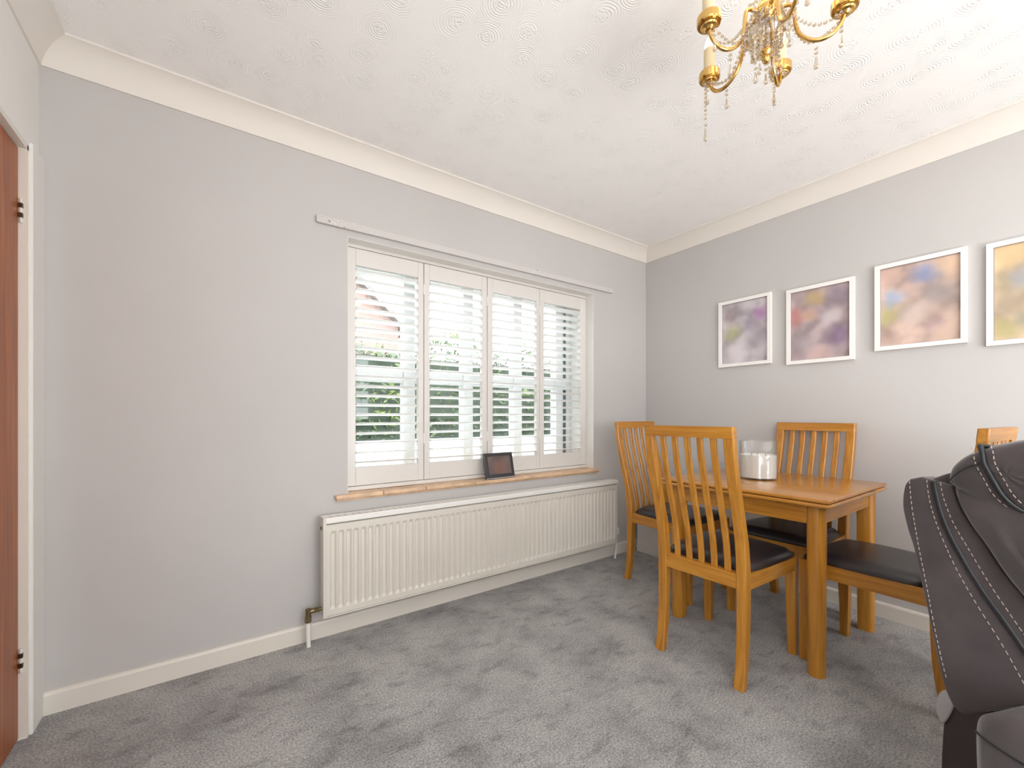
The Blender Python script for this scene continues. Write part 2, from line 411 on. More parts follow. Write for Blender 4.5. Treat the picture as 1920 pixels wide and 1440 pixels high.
# skirting boards
def skirt(name, poly_axis, a, b, sign):
    prof = [(0, 0), (0.016, 0), (0.016, 0.068), (0.013, 0.075), (0.008, 0.079), (0, 0.079)]
    m = MB().prism([(sign*p[0], p[1]) for p in prof], poly_axis, a, b)
    return structure(m.build(name, M['trim']))
skirt('baseboard_north', 'x', XW+0.012, -0.016, -1)
o = skirt('baseboard_east', 'y', YS, 0, -1)
o = skirt('baseboard_west', 'y', YS, DY0-0.07, 1); o.location.x = XW

# door in the west wall: flush veneered leaf, painted casing, two hinges
door = MB().box((XW-0.055, DY0+0.03, 0.006), (XW-0.015, DY1-0.028, DZ-0.022), 0.002).build('door_1', M['door']); structure(door)
lin = MB()
lin.box((XW-0.12, DY1-0.024, 0), (XW+0.004, DY1+0.0, DZ)); lin.box((XW-0.12, DY0, 0), (XW+0.004, DY0+0.024, DZ)); lin.box((XW-0.12, DY0, DZ-0.018), (XW+0.004, DY1, DZ))
structure(lin.build('trim_4', M['trim']))
arc = MB()
arc.box((XW, DY1-0.012, 0), (XW+0.014, 0, DZ+0.012), 0.003); arc.box((XW, DY0-0.06, 0), (XW+0.014, DY0+0.012, DZ+0.012), 0.003)
arc.box((XW, DY0-0.06, DZ-0.004), (XW+0.006, DY1+0.03, DZ+0.012), 0.002)
structure(arc.build('trim_5', M['wallwhite']))
for z in (0.26, 1.73):
    hb = MB()
    hb.lathe([(0, -0.04), (0.0045, -0.039), (0.0045, -0.024), (0.0034, -0.0235), (0.0034, -0.023), (0.0045, -0.0225), (0.0045, -0.0075), (0.0034, -0.007), (0.0045, -0.0065), (0.0045, 0.0085), (0.0034, 0.009), (0.0045, 0.0095), (0.0045, 0.0245), (0.0034, 0.025), (0.0045, 0.0255), (0.0045, 0.04), (0, 0.041)], (XW-0.009, DY1-0.0275, z), 12)
    h_ = hb.build('hinge', M['trim'], door, smooth=40)
    MB().box((XW-0.0145, DY1-0.034, z-0.0225), (XW-0.0042, DY1-0.024, z-0.0075), 0.001).build('knuckle', M['hinge'], h_)
    MB().box((XW-0.0145, DY1-0.034, z+0.0095), (XW-0.0042, DY1-0.024, z+0.0245), 0.001).build('knuckle', M['hinge'], h_)

# ------------------------------------------------------------------ window behind the shutters
wf = MB()
GY0, GY1 = 0.235, 0.295
wf.box((WX0, GY0, WZ0), (WX0+0.055, GY1, WZ1), 0.004); wf.box((WX1-0.055, GY0, WZ0), (WX1, GY1, WZ1), 0.004)
wf.box((WX0, GY0, WZ0), (WX1, GY1, WZ0+0.06), 0.004); wf.box((WX0, GY0, WZ1-0.06), (WX1, GY1, WZ1), 0.004)
MULL = (-1.925, -1.525, -1.125, -0.735)
for x in MULL: wf.box((x-0.036, GY0-0.008, WZ0), (x+0.036, GY1, WZ1), 0.005)
win = structure(wf.build('window_1', M['upvc'], smooth=40))
xs = [WX0+0.055] + [v for x in MULL for v in (x-0.036, x+0.036)] + [WX1-0.055]
for i in range(0, len(xs), 2):
    for (z0, z1) in ((WZ0+0.06, 1.255), (1.345, WZ1-0.06)):
        MB().box((xs[i]+0.004, 0.262, z0), (xs[i+1]-0.004, 0.266, z1)).build('pane', M['glass'], win)
    MB().box((xs[i], GY0, 1.255), (xs[i+1], GY1, 1.345), 0.004).build('transom', M['upvc'], win)
for gx in (-0.662, -0.650):
    MB().box((gx-0.0018, GY0+0.006, WZ0+0.06), (gx+0.0018, GY1-0.02, WZ1-0.06)).build('gasket', M['gasket'], win)

# white painted plaster of the recess (reveals and soffit)
rv = MB().box((WX0, 0.0005, WZ1-0.002), (WX1, GY0, WZ1+0.0002)); rv.box((WX0-0.0002, 0.0005, WZ0), (WX0+0.002, GY0, WZ1)); rv.box((WX1-0.002, 0.0005, WZ0), (WX1+0.0002, GY0, WZ1))
structure(rv.build('trim_7', M['wallwhite']))

# tiled sill
sx = [-2.398, -2.165, -1.93, -1.62, -1.27, -0.93, -0.571]
sill = MB().box((-2.39, -0.012, 0.640), (-0.58, 0.20, 0.652)).build('trim_6', M['sill']); structure(sill)
for i in range(6):
    dz = random.uniform(-0.0012, 0.0012)
    a0, a1 = sx[i]+0.0012, sx[i+1]-0.0012
    t = MB()
    t.box((a0, -0.034, 0.651+dz), (a1, 0.0, 0.672+dz), 0.006, 3)
    t.box((max(a0, WX0+0.002), -0.003, 0.652+dz), (min(a1, WX1-0.002), 0.22, 0.671+dz), 0.002, 1)
    t.build('tile', M['sill'], sill)

# shutters -------------------------------------------------------------
SY0, SY1 = 0.075, 0.103
fr = empty('window_surround', (-1.47, 0.09, 0.672), 0, 'white wooden frame lining the window recess round the four shutter panels', 'surround')
def in_frame(name, a, b):
    c = Vector((-1.47, 0.09, 0.672))
    return MB().box(Vector(a)-c, Vector(b)-c, 0.003).build(name, M['white'], fr)
in_frame('bottom_rail', (WX0+0.002, 0.062, 0.672), (WX1-0.002, 0.115, 0.692))
in_frame('top_rail', (WX0+0.002, 0.072, 1.932), (WX1-0.002, 0.115, 1.949))
in_frame('stile', (WX0+0.001, 0.078, 0.692), (-2.327, 0.115, 1.932))
in_frame('stile', (-0.617, 0.078, 0.692), (WX1-0.001, 0.115, 1.932))
panels = [(-2.325, -2.277, -1.934, -1.9010), (-1.8975, -1.863, -1.512, -1.4755), (-1.4715, -1.433, -1.079, -1.0525), (-1.0495, -1.013, -0.666, -0.619)]
plabels = ['leftmost white louvred shutter panel, nearest the bare grey wall',
           'white louvred shutter panel second from the left in the window',
           'white louvred shutter panel behind the black photo frame, third from the left',
           'rightmost white louvred shutter panel, nearest the dining table corner']
PZ0, PZ1, OZ0, OZ1 = 0.694, 1.930, 0.789, 1.842
for (x0, a, b, x1), lab in zip(panels, plabels):
    cx = (x0+x1)/2; c = Vector((cx, 0.089, PZ0))
    p = empty('louvred_shutter', c, 0, lab, 'shutter', 'louvred shutter panels in the window')
    def bx(name, lo, hi, bev=0.0025): return MB().box(Vector(lo)-c, Vector(hi)-c, bev).build(name, M['white'], p)
    bx('stile', (x0, SY0, PZ0), (a, SY1, PZ1)); bx('stile', (b, SY0, PZ0), (x1, SY1, PZ1))
    bx('rail', (a, SY0, PZ0), (b, SY1, OZ0)); bx('rail', (a, SY0, OZ1), (b, SY1, PZ1))
    n = 21; pitch = (OZ1-OZ0)/n; tilt = R(-9.5)
    prof = []
    for k in range(14):
        t = 2*math.pi*k/14
        u, v = 0.0315*math.cos(t), 0.0052*math.sin(t)
        prof.append((u*math.cos(tilt)-v*math.sin(tilt), u*math.sin(tilt)+v*math.cos(tilt)))
    lv = MB().prism(prof, 'x', a+0.0025-cx, b-0.0025-cx).build('louvre', M['louvre'], p, smooth=50)
    for i in range(n):
        o = lv if i == 0 else lv.copy()
        if i: COL.objects.link(o)
        o.location = (0, 0.004, OZ0 + pitch*(i+0.5) - PZ0)
    if x1 < -0.7:
        for zz in (0.90, 1.75): MB().lathe([(0, 0), (0.004, 0.0005), (0.004, 0.018), (0.003, 0.019), (0.004, 0.020), (0.004, 0.038), (0.003, 0.039), (0.004, 0.040), (0.004, 0.058), (0, 0.0585)], (x1-cx+0.001, -0.0165, zz-PZ0), 8).build('hinge', M['plasticandlit'], p)

# painted batten (old curtain board) over the window
def chipped():
    m, nt, b = mat_base('chipped_grey_paint'); L = nt.links.new
    tc = node(nt, 'ShaderNodeTexCoord')
    v = node(nt, 'ShaderNodeTexNoise'); v.inputs['Scale'].default_value = 55; v.inputs['Detail'].default_value = 4; L(tc.outputs['Object'], v.inputs['Vector'])
    w2 = node(nt, 'ShaderNodeTexNoise'); w2.inputs['Scale'].default_value = 3.1; w2.inputs['Detail'].default_value = 1; L(tc.outputs['Object'], w2.inputs['Vector'])
    a = node(nt, 'ShaderNodeMath', operation='MULTIPLY'); L(v.outputs['Fac'], a.inputs[0]); L(w2.outputs['Fac'], a.inputs[1])
    r = node(nt, 'ShaderNodeValToRGB'); e = r.color_ramp.elements
    e[0].position = 0.375; e[0].color = (0.58, 0.555, 0.545, 1); e[1].position = 0.385; e[1].color = (0.80, 0.78, 0.76, 1)
    k = e.new(0.43); k.color = (0.30, 0.24, 0.2, 1)
    L(a.outputs[0], r.inputs['Fac']); L(r.outputs['Color'], b.inputs['Base Color']); b.inputs['Roughness'].default_value = 0.5
    return m
bat = MB().prism([(-2.482, 1.986), (-2.476, 1.980), (-0.415, 1.983), (-0.415, 2.016), (-2.478, 2.017), (-2.482, 2.013)], 'y', -0.020, 0.0, 0.0015, 1).build('curtain_batten', chipped())
bat.location = (0, 0, 0)
tag(bat, 'long thin board painted wall grey with chipped patches, fixed above the window', 'batten')

# ------------------------------------------------------------------ radiator
rad = empty('radiator', (-1.462, -0.03, 0.128), 0, 'long cream ribbed panel radiator on the wall below the shuttered window', 'radiator')
rc = Vector((-1.462, -0.03, 0.128))
RX0, RX1, RZ0, RZ1, RY = -2.459, -0.465, 0.128, 0.556, -0.100
rp = MB()
cols = [(RX0, 0), (RX0+0.018, 0)]
nr = 57; pit = (RX1-RX0-0.036)/nr
for i in range(nr):
    s0 = RX0+0.018+i*pit
    cols += [(s0+0.003, 0), (s0+0.010, 1), (s0+0.024, 1), (s0+0.031, 0)]
cols += [(RX1-0.004, 0), (RX1, 0)]
rows = [(RZ0, 0, 0.012), (RZ0+0.004, 0, 0), (RZ0+0.030, 0, 0), (RZ0+0.044, 1, 0), (RZ1-0.048, 1, 0), (RZ1-0.034, 0, 0), (RZ1-0.004, 0, 0), (RZ1, 0, 0.012)]
grid = [[rp.bm.verts.new(Vector((x, RY + (0.0095 if cr and rr else 0) + ex, z)) - rc) for (x, cr) in cols] for (z, rr, ex) in rows]
for i in range(len(rows)-1):
    for j in range(len(cols)-1): rp.bm.faces.new([grid[i][j], grid[i][j+1], grid[i+1][j+1], grid[i+1][j]])
rp.build('front_panel', M['radiator'], rad)
def rb(name, lo, hi, mat=M['radiator'], bev=0.003): return MB().box(Vector(lo)-rc, Vector(hi)-rc, bev).build(name, mat, rad)
rb('back_panel', (RX0+0.004, -0.048, RZ0+0.005), (RX1-0.004, -0.036, RZ1-0.002))
rb('side_cover', (RX0-0.009, -0.097, RZ0-0.002), (RX0-0.001, -0.034, RZ1+0.030))
rb('side_cover', (RX1+0.001, -0.097, RZ0-0.002), (RX1+0.009, -0.034, RZ1+0.030))
rb('edge_strip', (RX0-0.009, -0.106, RZ0-0.003), (RX1+0.009, -0.098, RZ0+0.0025), bev=0.002)
rb('edge_strip', (RX0-0.010, -0.107, RZ0-0.002), (RX0+0.004, -0.097, RZ1+0.03), bev=0.003)
tg = MB()
tg.box(Vector((RX0-0.010, -0.106, RZ1+0.003))-rc, Vector((RX1+0.010, -0.098, RZ1+0.030))-rc, 0.004)
tg.box(Vector((RX0-0.010, -0.040, RZ1+0.012))-rc, Vector((RX1+0.010, -0.034, RZ1+0.030))-rc, 0.002)
x = RX0-0.004
while x < RX1:
    tg.box(Vector((x, -0.1, RZ1+0.021))-rc, Vector((x+0.0305, -0.038, RZ1+0.0285))-rc); x += 0.034
tg.build('top_grille', M['plasticandlit'], rad)  # whiter than the enamel: light falling on the top is put into the colour
fins = MB()
for i in range(60):
    xx = RX0+0.02+i*0.033
    fins.box(Vector((xx, -0.09, RZ0+0.03))-rc, Vector((xx+0.0012, -0.05, RZ1-0.02))-rc)
fins.build('convector_fins', M['radiator'], rad, kind='stuff')
vl = MB()
vl.tube([Vector(p)-rc for p in ((RX0-0.008, -0.065, 0.160), (RX0-0.022, -0.065, 0.160))], 0.008, 12)
vl.tube([Vector(p)-rc for p in ((RX0-0.020, -0.065, 0.160), (RX0-0.042, -0.065, 0.160))], 0.0125, 6)
vl.tube([Vector(p)-rc for p in ((RX0-0.040, -0.065, 0.160), (RX0-0.068, -0.065, 0.160))], 0.0105, 14)
vl.tube([Vector(p)-rc for p in ((RX0-0.066, -0.065, 0.172), (RX0-0.066, -0.065, 0.138))], 0.0125, 14)
vl.tube([Vector(p)-rc for p in ((RX0-0.066, -0.065, 0.140), (RX0-0.066, -0.065, 0.112))], 0.0145, 6)
vl.build('valve', M['oldbrass'], rad, smooth=35)
MB().tube([Vector(p)-rc for p in ((RX0-0.066, -0.065, 0.116), (RX0-0.066, -0.065, 0.06), (RX0-0.064, -0.066, -0.005))], 0.0095, 14).build('pipe', M['plasticandlit'], rad, smooth=35)
bl = MB().tube([Vector(p)-rc for p in ((RX0-0.008, -0.066, 0.535), (RX0-0.014, -0.066, 0.535))], 0.009, 6)
bl.build('bleed_plug', M['oldbrass'], rad)
th = MB()
th.lathe([(0.0, 0.052), (0.012, 0.052), (0.018, 0.046), (0.0195, 0.036), (0.0195, 0.006), (0.016, 0.0), (0.0, 0.0)], Vector((RX1+0.033, -0.065, 0.175))-rc, 20)
th.build('thermostat_head', M['plasticandlit'], rad, smooth=40)
tv = MB()
tv.tube([Vector(p)-rc for p in ((RX1+0.008, -0.065, 0.155), (RX1+0.034, -0.065, 0.155))], 0.009, 10)
tv.tube([Vector(p)-rc for p in ((RX1+0.033, -0.065, 0.182), (RX1+0.033, -0.065, 0.115))], 0.0085, 10)
tv.build('valve', M['oldbrass'], rad)
MB().tube([Vector(p)-rc for p in ((RX1+0.033, -0.065, 0.12), (RX1+0.031, -0.065, 0.07), (RX1+0.022, -0.066, 0.035), (RX1+0.012, -0.068, -0.004))], 0.0075, 12).build('pipe', M['plasticandlit'], rad, smooth=40)

# ------------------------------------------------------------------ picture frames on the east wall
pics = [
 (-0.618, -0.954, 1.390, 1.838, (0.50, 0.45, 0.48), [(-0.09, 0.12, .10, (.30, .24, .24)), (0.095, 0.11, .08, (.42, .16, .42)), (0.05, 0.03, .09, (.32, .27, .33)), (-0.08, 0.0, .09, (.40, .40, .14)), (-0.05, -0.14, .12, (.68, .62, .64)), (0.09, -0.06, .08, (.36, .31, .35)), (0.02, 0.19, .08, (.62, .58, .62))],
  'white framed blurry mauve photo print, smallest looking and nearest the room corner'),
 (-1.042, -1.376, 1.368, 1.822, (0.44, 0.35, 0.36), [(-0.13, 0.06, .09, (.48, .13, .10)), (-0.03, 0.15, .08, (.58, .42, .18)), (0.10, 0.15, .10, (.20, .17, .24)), (0.06, 0.03, .08, (.66, .60, .62)), (0.09, -0.09, .10, (.18, .11, .24)), (-0.09, -0.10, .10, (.36, .32, .34)), (0.0, -0.19, .09, (.66, .46, .42)), (-0.05, 0.05, .06, (.58, .36, .24))],
  'white framed blurry photo print with a red patch and a dark purple patch'),
 (-1.463, -1.798, 1.400, 1.847, (0.58, 0.43, 0.37), [(0.02, 0.14, .08, (.18, .30, .56)), (-0.10, 0.04, .07, (.26, .44, .68)), (-0.12, -0.04, .09, (.52, .50, .20)), (0.07, 0.03, .11, (.26, .25, .27)), (-0.02, -0.05, .08, (.58, .50, .46)), (0.11, 0.17, .10, (.72, .52, .34)), (0.05, -0.13, .06, (.44, .30, .34)), (0.1, -0.17, .08, (.66, .48, .38)), (-0.12, 0.16, .08, (.66, .44, .38))],
  'white framed blurry peach and blue photo print, second from the right edge'),
 (-1.857, -2.193, 1.374, 1.834, (0.55, 0.43, 0.30), [(-0.10, 0.17, .12, (.76, .54, .28)), (-0.12, 0.06, .08, (.28, .24, .16)), (-0.05, 0.05, .08, (.24, .30, .40)), (-0.10, -0.04, .08, (.42, .34, .26)), (-0.04, -0.12, .07, (.20, .22, .18)), (-0.12, -0.16, .08, (.46, .42, .18)), (0.1, 0.0, .12, (.5, .4, .35))],
  'white framed blurry ochre photo print, cut off by the right edge of the picture'),
]
for i, (ya, yb, z0, z1, base, blobs, lab) in enumerate(pics):
    cy, cz = (ya+yb)/2, (z0+z1)/2; hw, hh = (ya-yb)/2, (z1-z0)/2; bw = 0.021
    t = empty('picture_frame', (0, cy, cz), 0, lab, 'picture frame', 'white framed prints in a row on the wall')
    f = MB()
    # mitred moulding: four trapezoid bars with depth
    for (P0, P1) in (((-hw, -hh), (hw, -hh)), ((hw, -hh), (hw, hh)), ((hw, hh), (-hw, hh)), ((-hw, hh), (-hw, -hh))):
        P0 = Vector(P0); P1 = Vector(P1); d = (P1-P0).normalized(); nn = Vector((-d.y, d.x))
        q = [P0, P1, P1 + (nn - d)*bw, P0 + (nn + d)*bw]
        vs = [(x, a.x, a.y) for x in (0.0, -0.022) for a in q]
        f.raw(vs, [(0,1,2,3), (7,6,5,4), (0,4,5,1), (1,5,6,2), (2,6,7,3), (3,7,4,0)])
    f.build('frame', M['frame'], t)
    # printed sheet set back in the frame (u runs left to right as seen = -y)
    bl2 = [(-u, v, r, c) for (u, v, r, c) in blobs]
    MB().box((-0.008, -hw+bw*0.8, -hh+bw*0.8), (-0.004, hw-bw*0.8, hh-bw*0.8)).build('print', blotchy('blurred_print', base, bl2), t)
    ed = MB()
    for (a, b2) in (((-hw+bw, -hh+bw), (hw-bw, -hh+bw+0.002)), ((-hw+bw, hh-bw-0.002), (hw-bw, hh-bw)), ((-hw+bw, -hh+bw), (-hw+bw+0.002, hh-bw)), ((hw-bw-0.002, -hh+bw), (hw-bw, hh-bw))):
        ed.box((-0.0095, a[0], a[1]), (-0.0075, b2[0], b2[1]))
    ed.build('dark_edge', plain('dark_print_edge', (0.22, 0.17, 0.17), 0.5), t)

# ------------------------------------------------------------------ small black photo frame on the sill
pf = empty('photo_frame', (-1.437, -0.012, 0.671), R(2), 'small black photo frame with a brown screen, leaning on the window sill', 'photo frame')
lean = Matrix.Rotation(R(-13), 4, 'X')
b = MB()
b.box((-0.108, -0.016, 0.0), (0.108, 0.0, 0.158), 0.004, 2, lean)
b.build('bezel', M['black'], pf)
MB().box((-0.084, -0.0175, 0.026), (0.084, -0.0145, 0.136), 0.0, 1, lean).build('screen', blotchy('brown_blurred_screen', (0.15, 0.105, 0.095), [(0.0, 0.07, .07, (.22, .10, .075))], 0.2), pf)
MB().box((-0.108, -0.0185, 0.0), (0.108, -0.0155, 0.005), 0.001, 1, lean).build('silver_edge', plain('silver_edge', (0.6, 0.6, 0.62), 0.25, 1.0), pf)
MB().box((-0.02, 0.005, 0.0), (0.02, 0.009, 0.11), 0.001, 1, Matrix.Translation((0, 0.05, 0)) @ Matrix.Rotation(R(18), 4, 'X')).build('stand', M['black'], pf)

# ------------------------------------------------------------------ dining chairs
def interp(tab, z):
    for (z0, v0), (z1, v1) in zip(tab, tab[1:]):
        if z0 <= z <= z1:
            t = (z-z0)/(z1-z0); return v0 + (v1-v0)*t
    return tab[-1][1]
BACK = [(0, .035), (.09, .017), (.20, .005), (.33, 0), (.46, .001), (.55, .013), (.62, .030), (.69, .050), (.77, .072), (.84, .090), (.90, .103), (.96, .113), (1.018, .118)]
THK = [(0, .030), (.30, .040), (.46, .042), (.60, .036), (.8, .030), (1.018, .027)]
def sweep(mb, zs, back, thick, y0, y1, bev=0.0):
    """member following the S curve of the back: local +x is forward"""
    rings = []
    for z in zs:
        b0 = -interp(BACK, z) + back; t = interp(thick, z) if isinstance(thick, list) else thick
        e = min(0.004, t*0.25)
        rings.append([mb.bm.verts.new(p) for p in ((b0-t, y0+e, z), (b0-t+e, y0, z), (b0-e, y0, z), (b0, y0+e, z), (b0, y1-e, z), (b0-e, y1, z), (b0-t+e, y1, z), (b0-t, y1-e, z))])
    for r0, r1 in zip(rings, rings[1:]):
        for k in range(8): mb.bm.faces.new([r0[k], r0[(k+1) % 8], r1[(k+1) % 8], r1[k]])
    mb.bm.faces.new(rings[0][::-1]); mb.bm.faces.new(rings[-1])
def zr(a, b, n): return [a + (b-a)*i/n for i in range(n+1)]

def cushion(mb, corners, z0, z1, crown, n=14, rnd=0.035):
    """upholstered pad: corners = quad in xy (rear-left, rear-right, front-right, front-left)"""
    P = [Vector((c[0], c[1], 0)) for c in corners]
    def q(u, v):
        a, b = 2*u-1, 2*v-1
        u, v = 0.5+0.5*a*math.sqrt(1-b*b*b*b*0.13), 0.5+0.5*b*math.sqrt(1-a*a*a*a*0.13)
        return (P[0]*(1-u)*(1-v) + P[1]*(1-u)*v + P[2]*u*v + P[3]*u*(1-v))
    top = []
    for i in range(n+1):
        row = []
        for j in range(n+1):
            u, v = i/n, j/n
            du, dv = min(u, 1-u)*0.4, min(v, 1-v)*0.4
            h = 1.0
            for dd in (du, dv):
                if dd < rnd: h *= math.sqrt(max(0, 1-(1-dd/rnd)**2))
            c = 1 - (2*u-1)**2*0.5 - (2*v-1)**2*0.5
            p = q(u, v); row.append(mb.bm.verts.new((p.x, p.y, z0 + (z1-z0)*(0.42+0.58*h) + crown*c)))
        top.append(row)
    for i in range(n):
        for j in range(n): mb.bm.faces.new([top[i][j], top[i][j+1], top[i+1][j+1], top[i+1][j]])
    ring = [top[0][j] for j in range(n)] + [top[i][n] for i in range(n)] + [top[n][j] for j in range(n, 0, -1)] + [top[i][0] for i in range(n, 0, -1)]
    bot = [mb.bm.verts.new((v.co.x, v.co.y, z0)) for v in ring]
    m = len(ring)
    for k in range(m): mb.bm.faces.new([ring[k], ring[(k+1) % m], bot[(k+1) % m], bot[k]])
    mb.bm.faces.new(bot)

def make_chair():
    c = empty('dining_chair')
    W = 0.195
    for s in (-1, 1):
        m = MB(); y0, y1 = (W-0.040, W) if s > 0 else (-W, -W+0.040)
        sweep(m, zr(0, 0.972, 26), 0, THK, y0, y1)
        m.build('leg', M['oakz'], c, smooth=30)
    m = MB(); sweep(m, zr(0.9725, 1.018, 3), 0.001, 0.030, -W, W); m.build('top_rail', M['oaky'], c, smooth=30)
    for k in range(5):
        y = -0.1115 + k*0.0557
        m = MB(); sweep(m, zr(0.436, 0.9725, 16), -0.008, 0.014, y-0.0128, y+0.0128); m.build('slat', M['oakz'], c, smooth=30)
    # front legs taper
    for s in (-1, 1):
        m = MB(); yc = s*0.190
        t = bmesh.new()
        lv = []
        for z, h, dx, dy in ((0, 0.0165, 0.004, 0.004*s), (0.25, 0.019, 0.001, 0.001*s), (0.372, 0.021, 0, 0), (0.434, 0.021, 0, 0)):
            lv.append([t.verts.new((0.392+dx+a*h, yc+dy+b_*h, z)) for a, b_ in ((-1,-1),(1,-1),(1,1),(-1,1))])
        for r0, r1 in zip(lv, lv[1:]):
            for k in range(4): t.faces.new([r0[k], r0[(k+1) % 4], r1[(k+1) % 4], r1[k]])
        t.faces.new(lv[0][::-1]); t.faces.new(lv[-1])
        bmesh.ops.bevel(t, geom=[e for e in t.edges if abs(e.verts[0].co.z-e.verts[1].co.z) > 0.01], offset=0.003, segments=1, affect='EDGES')
        m.merge(t); m.build('leg', M['oakz'], c)
    # seat rails
    MB().box((-0.036, -W+0.036, 0.377), (-0.006, W-0.036, 0.436), 0.002).build('rail', M['oaky'], c)
    MB().box((0.376, -0.169, 0.377), (0.404, 0.169, 0.436), 0.002).build('rail', M['oaky'], c)
    for s in (-1, 1):
        t = MB()
        y0, y1 = s*(W-0.030), s*(W-0.004); f0, f1 = s*(0.186), s*(0.210)
        t.raw([(0.0, y0, .377), (0.0, y1, .377), (.372, f1, .377), (.372, f0, .377), (0.0, y0, .436), (0.0, y1, .436), (.372, f1, .436), (.372, f0, .436)],
              [(0,1,2,3), (7,6,5,4), (0,4,5,1), (1,5,6,2), (2,6,7,3), (3,7,4,0)])
        t.build('rail', M['oakx'], c)
    m = MB(); cushion(m, ((0.002, -0.184), (0.002, 0.184), (0.412, 0.214), (0.412, -0.214)), 0.4365, 0.466, 0.016)
    m.build('seat', M['leather'], c, smooth=60)
    return c
chair0 = make_chair()
G = 'oak dining chairs round the small table'
spots = [(-1.162, -1.178, 0.018, 'oak dining chair nearest the camera, its slatted back turned to the camera'),
         (-0.504, -0.424, -1.581, 'oak dining chair nearest the radiator, its back close to the window wall'),
         (-0.180, -1.195, 3.11, 'oak dining chair with its back against the wall under the framed pictures'),
         (-0.600, -1.822, 1.500, 'oak dining chair at the sofa end, mostly hidden behind the brown sofa')]
for i, (x, y, rz, lab) in enumerate(spots):
    c = chair0 if i == 0 else copy_tree(chair0)
    c.location = (x, y, 0); c.rotation_euler = (0, 0, rz); tag(c, lab, 'chair', G)

# ------------------------------------------------------------------ table
tb = empty('dining_table', (-0.548, -1.174, 0), R(0.3), 'small square honey oak draw-leaf dining table holding the white candle', 'table')
A, Z = 0.376, 0.7285
def bull(a, b):  # rounded plank edge
    h = (b[2]-a[2])
    return MB().box(a, b, h*0.34, 3)
bull((-A, -A, Z-0.0160), (A, A, Z)).build('table_top', M['oaktop'], tb, smooth=40)
bull((-A-0.002, -A-0.002, Z-0.0345), (0.20, A+0.002, Z-0.0180)).build('lower_leaf', M['oaktop'], tb, smooth=40)
bull((0.2012, -A-0.002, Z-0.0345), (A+0.002, A+0.002, Z-0.0180)).build('lower_leaf', M['oaktop'], tb, smooth=40)
L_ = A-0.063
for sx_ in (-1, 1):
    for sy_ in (-1, 1):
        # D-shaped leg: outer corner rounded over, slightly flared foot
        poly = []
        for k in range(11):
            t = math.pi/2*k/10; poly.append((0.033*(0.0 + math.cos(t)) , 0.033*(0.0 + math.sin(t))))
        poly = [(-0.031, 0.033)] + [(-0.031, -0.031), (0.033, -0.031)] + [(p[0]*1.0, p[1]*1.0) for p in poly]
        pts = [(-0.031, -0.031), (0.014, -0.031)] + [(0.0 + 0.034*math.cos(t), 0.0 + 0.034*math.sin(t)) for t in [R(d) for d in range(-50, 141, 19)]] + [(-0.031, 0.014)]
        m = MB(); rings = []
        for z, k, fl in ((0, 0.90, 0.010), (0.03, 0.93, 0.009), (0.2, 0.96, 0.005), (0.45, 1.0, 0.001), (Z-0.0348, 1.0, 0)):
            rings.append([m.bm.verts.new((sx_*(L_ + (p[0]*k) + (-fl if (sx_ < 0 and sy_ < 0) else 0)*0), sy_*(L_ + p[1]*k), z)) for p in pts])
        for r0, r1 in zip(rings, rings[1:]):
            for k in range(len(pts)): m.bm.faces.new([r0[k], r0[(k+1) % len(pts)], r1[(k+1) % len(pts)], r1[k]])
        m.bm.faces.new(rings[0][::-1]); m.bm.faces.new(rings[-1])
        m.build('leg', M['oakz'], tb, smooth=35)
for s in (-1, 1):
    MB().box((-L_+0.030, s*L_-0.010+s*0.006, 0.615), (L_-0.030, s*L_+0.010+s*0.006, Z-0.0348), 0.002).build('apron', M['oakx'], tb)
    MB().box((s*L_-0.010+s*0.006, -L_+0.030, 0.615), (s*L_+0.010+s*0.006, L_-0.030, Z-0.0348), 0.002).build('apron', M['oaky'], tb)
MB().box((-L_-0.024, -0.192, 0.684), (-L_-0.014, -0.168, 0.6925), 0.003).build('leaf_catch', M['hinge'], tb)

# ------------------------------------------------------------------ candle jar on the table
cj = empty('candle_jar', (-0.532, -1.112, Z+0.0005), 0, 'large white pillar candle in a clear glass cylinder on the table', 'candle')
g = MB(); g.lathe([(0.0, 0.0), (0.084, 0.0), (0.088, 0.004), (0.088, 0.196), (0.0865, 0.198), (0.085, 0.196), (0.085, 0.008), (0.0, 0.008)], n=48)
g.build('glass', M['jar'], cj, smooth=40)
g = MB(); g.lathe([(0.0, 0.009), (0.0845, 0.009), (0.0848, 0.124), (0.083, 0.126), (0.070, 0.121), (0.0, 0.119)], n=48)
g.build('wax', M['wax'], cj, smooth=40)
for k in range(3):
    a = R(30 + 120*k)
    MB().tube([(0.036*math.cos(a), 0.036*math.sin(a), 0.119), (0.037*math.cos(a), 0.036*math.sin(a), 0.134)], 0.0013, 6).build('wick', M['wick'], cj)

# ------------------------------------------------------------------ low white panelled box in the corner
wb = empty('low_box', (-0.10, -0.19, 0), 0, 'low white box with a plinth on the floor in the corner behind the radiator chair', 'box')
MB().box((-0.075, -0.120, 0.0), (0.075, 0.135, 0.285), 0.004).build('body', M['white'], wb)
MB().box((-0.082, -0.125, 0.0), (-0.0755, 0.138, 0.062), 0.003).build('plinth', M['white'], wb)
MB().box((-0.080, 0.118, 0.062), (-0.0755, 0.135, 0.285), 0.001).build('corner_strip', M['white'], wb)

# ------------------------------------------------------------------ reclining sofa at the right edge
SA = R(-22)
so = empty('recliner_sofa', (-1.5, -1.915, 0), SA, 'dark brown suede recliner sofa with pale contrast stitching at the right edge', 'sofa')
